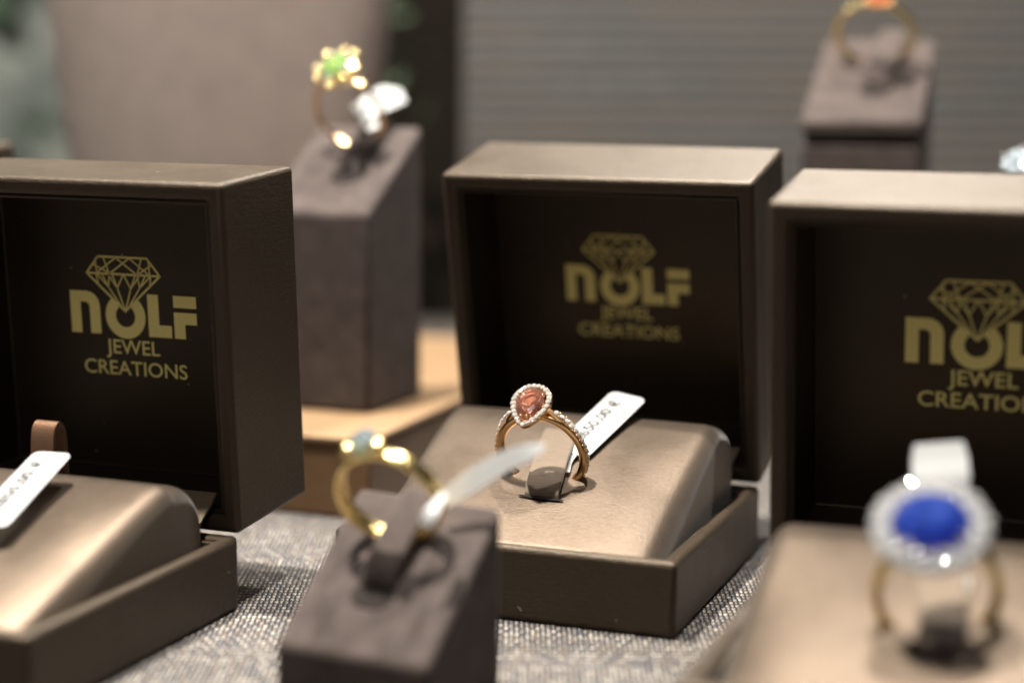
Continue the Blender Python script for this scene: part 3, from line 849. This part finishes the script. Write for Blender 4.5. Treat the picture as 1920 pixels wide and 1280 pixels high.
# ------------------------------------------------------------------ plinth, bust, setting
def plinth():
    yaw = rad(-19.5); ex = Vector((math.cos(yaw), math.sin(yaw), 0)); ey = Vector((-ex.y, ex.x, 0))
    FR = Vector((-30.5, 383.5, 0))
    root = empty('display_plinth', frame(FR - ex*36, ex, (0,0,1)))
    tag(root, 'low tan plinth under the tall left ring stand', 'plinth')
    bm = bmesh.new(); bm_box(bm, -36, 36, 0, 146, 0, 16.4)
    link('body', bm, MAT['shell_wood'], root, bevel=.8, seg=3)
    bm = bmesh.new(); bm_box(bm, -36.4, 36.4, -.4, 146.4, 16.42, 18)
    link('top_board', bm, MAT['plinth'], root, bevel=.5, seg=3)
MAT['shell_wood'] = satin("brown wood plinth side", (.11, .062, .03), (.19, .11, .055), .5, .05, (150, 150, 1400), .4, .1, False)
plinth()

bm = bmesh.new(); rings = []
prof = [(0,58,24),(30,74,28),(60,90,32),(80,96,34),(117,106,36),(150,112,36),(168,92,34),(184,54,30),(200,42,28),(235,40,28)]
for z, w, d in prof:
    rings.append([bm.verts.new((w/2*math.copysign(abs(math.cos(q))**.7, math.cos(q)), d/2*math.copysign(abs(math.sin(q))**.8, math.sin(q)), z)) for q in [2*math.pi*k_/40 for k_ in range(40)]])
for a, b_ in zip(rings, rings[1:]):
    for k_ in range(40): bm.faces.new((a[k_], a[(k_+1)%40], b_[(k_+1)%40], b_[k_]))
bm.faces.new(list(reversed(rings[0]))); bm.faces.new(rings[-1])
o = link('necklace_bust', bm, MAT['bust'], loc=(-90, 562, 0), sub=2)
tag(o, 'large pale taupe necklace bust, blurred behind the left ring box', 'bust')

bm = bmesh.new(); bm_box(bm, -700, 700, -250, 900, -3, 0)
o = link('tabletop', bm, MAT['cloth'], smooth=False); tag(o, kind='structure', label='woven grey beige mat covering the display table')
bm = bmesh.new(); bm_box(bm, 0, 420, 0, 8, 0, 330)
o = link('backdrop', bm, MAT['backcloth'], smooth=False, bevel=1.5, mtx=Matrix.Translation(Vector((-17, 606, .2))*MM) @ Matrix.Rotation(rad(-3), 4, 'X') @ Matrix.Rotation(rad(-3), 4, 'Z'))
tag(o, 'grey woven backdrop panel behind the tallest stand', kind='structure')
bm = bmesh.new(); bm_box(bm, -118, 30, 700, 712, 0, 420)
o = link('partition', bm, MAT['darkpanel'], smooth=False, bevel=1); tag(o, 'dark brown panel in the gap beside the bust', kind='structure')
bm = bmesh.new(); bm_box(bm, -900, 900, 1200, 1220, -3, 900)
o = link('wall', bm, MAT['wall'], smooth=False); tag(o, 'grey green wall far behind', kind='structure')
def leafy(label, c, n, spread, size):
    root = empty('leafy_plant', Matrix.Translation(Vector((c[0], c[1], 0))*MM)); tag(root, label, 'plant', 'plants behind the display')
    bm = bmesh.new(); rnd = random.Random(3+n)
    for i in range(n):
        p = Vector((rnd.gauss(0, spread[0]), rnd.gauss(0, spread[1]), c[2]+rnd.gauss(0, spread[2])))
        d = Vector((rnd.gauss(0,1), rnd.gauss(0,1), rnd.gauss(.3,1))).normalized(); s = size*rnd.uniform(.6,1.3)
        w = d.cross(Vector((rnd.random(), rnd.random(), rnd.random()))).normalized()
        nn = d.cross(w)
        pts = [p, p+d*s*.35+w*s*.22+nn*.05*s, p+d*s, p+d*s*.35-w*s*.22+nn*.05*s]
        bm.faces.new([bm.verts.new(q) for q in pts])
    link('foliage', bm, MAT['leaf'], root, smooth=False)
    if n < 50: return
    bm = bmesh.new()
    for k_ in range(5): bm_tube(bm, smooth_path([(0,0,0), (k_*4-8, 0, c[2]*.5), (k_*14-28, 5*k_-10, c[2]+spread[2])], 4), 1.6, 6)
    link('stem', bm, MAT['leaf'], root)
leafy('green leafy plant blurred at the far left behind the bust', (-300, 1000, 190), 150, (50, 40, 60), 44)
leafy('dark green leafy plant showing in the gap beside the bust', (-44, 655, 98), 44, (5, 6, 16), 10)

# ------------------------------------------------------------------ lights
w = bpy.data.worlds.new("World"); sc.world = w; w.use_nodes = True
bg = w.node_tree.nodes["Background"]
bg.inputs[0].default_value = (.92, .97, 1.0, 1); bg.inputs[1].default_value = .02

def area(name, loc, target, power, size, color):
    l = bpy.data.lights.new(name, 'AREA'); l.energy = power; l.shape = 'DISK'; l.size = size; l.color = color
    o = bpy.data.objects.new(name, l); col.objects.link(o)
    d = Vector(target)-Vector(loc); o.location = Vector(loc)*MM; o.rotation_euler = d.to_track_quat('-Z', 'Y').to_euler()
def spot(name, loc, target, power, r, cone, color):
    l = bpy.data.lights.new(name, 'SPOT'); l.energy = power; l.shadow_soft_size = r; l.spot_size = rad(cone); l.spot_blend = .5; l.color = color
    o = bpy.data.objects.new(name, l); col.objects.link(o)
    d = Vector(target)-Vector(loc); o.location = Vector(loc)*MM; o.rotation_euler = d.to_track_quat('-Z', 'Y').to_euler()
area('key_or_added_light', (-165, 330, 780), (0, 340, 0), 19.5, .026, (1, .92, .82))
area('key_or_added_light', (-170, 395, 750), (0, 340, 0), 2.0, .026, (1, .92, .82))
area('key_or_added_light', (90, 445, 780), (40, 330, 0), 6.5, .026, (1, .94, .87))  # added light, gives the satin cushions their highlight
area('key_or_added_light', (150, 800, 600), (20, 350, 80), 6.0, .03, (1, .94, .86))  # back light added to brighten the lid tops
spot('key_or_added_light', (-30, 455, 430), (-70, 590, 70), 2.4, .02, 80, (1, .97, .93))  # added light, brightens the bust and backdrop
area('added_fill', (-120, -200, 560), (0, 350, 40), .72, .30, (1, .97, .93))  # front fill added for soft ambient light and the lid prints
area('added_fill', (-500, 900, 600), (-300, 1200, 200), 3, .3, (.95, 1, .96))  # unseen fill added to brighten the far wall
for x_, y_ in ((-150, 330), (-30, 280), (150, 300), (250, 330)):
    area('added_glint_light', (x_, y_, 660), (x_*.5, 330, 20), .25, .036, (1, .97, .92))  # small unseen lights added to make the stones glint

# ------------------------------------------------------------------ render settings
sc.render.engine = 'CYCLES'
sc.view_settings.view_transform = 'Standard'; sc.view_settings.look = 'None'
sc.view_settings.exposure = 0; sc.view_settings.gamma = 1
sc.cycles.max_bounces = 12; sc.cycles.transmission_bounces = 10; sc.cycles.sample_clamp_indirect = 25
sc.cycles.caustics_refractive = True
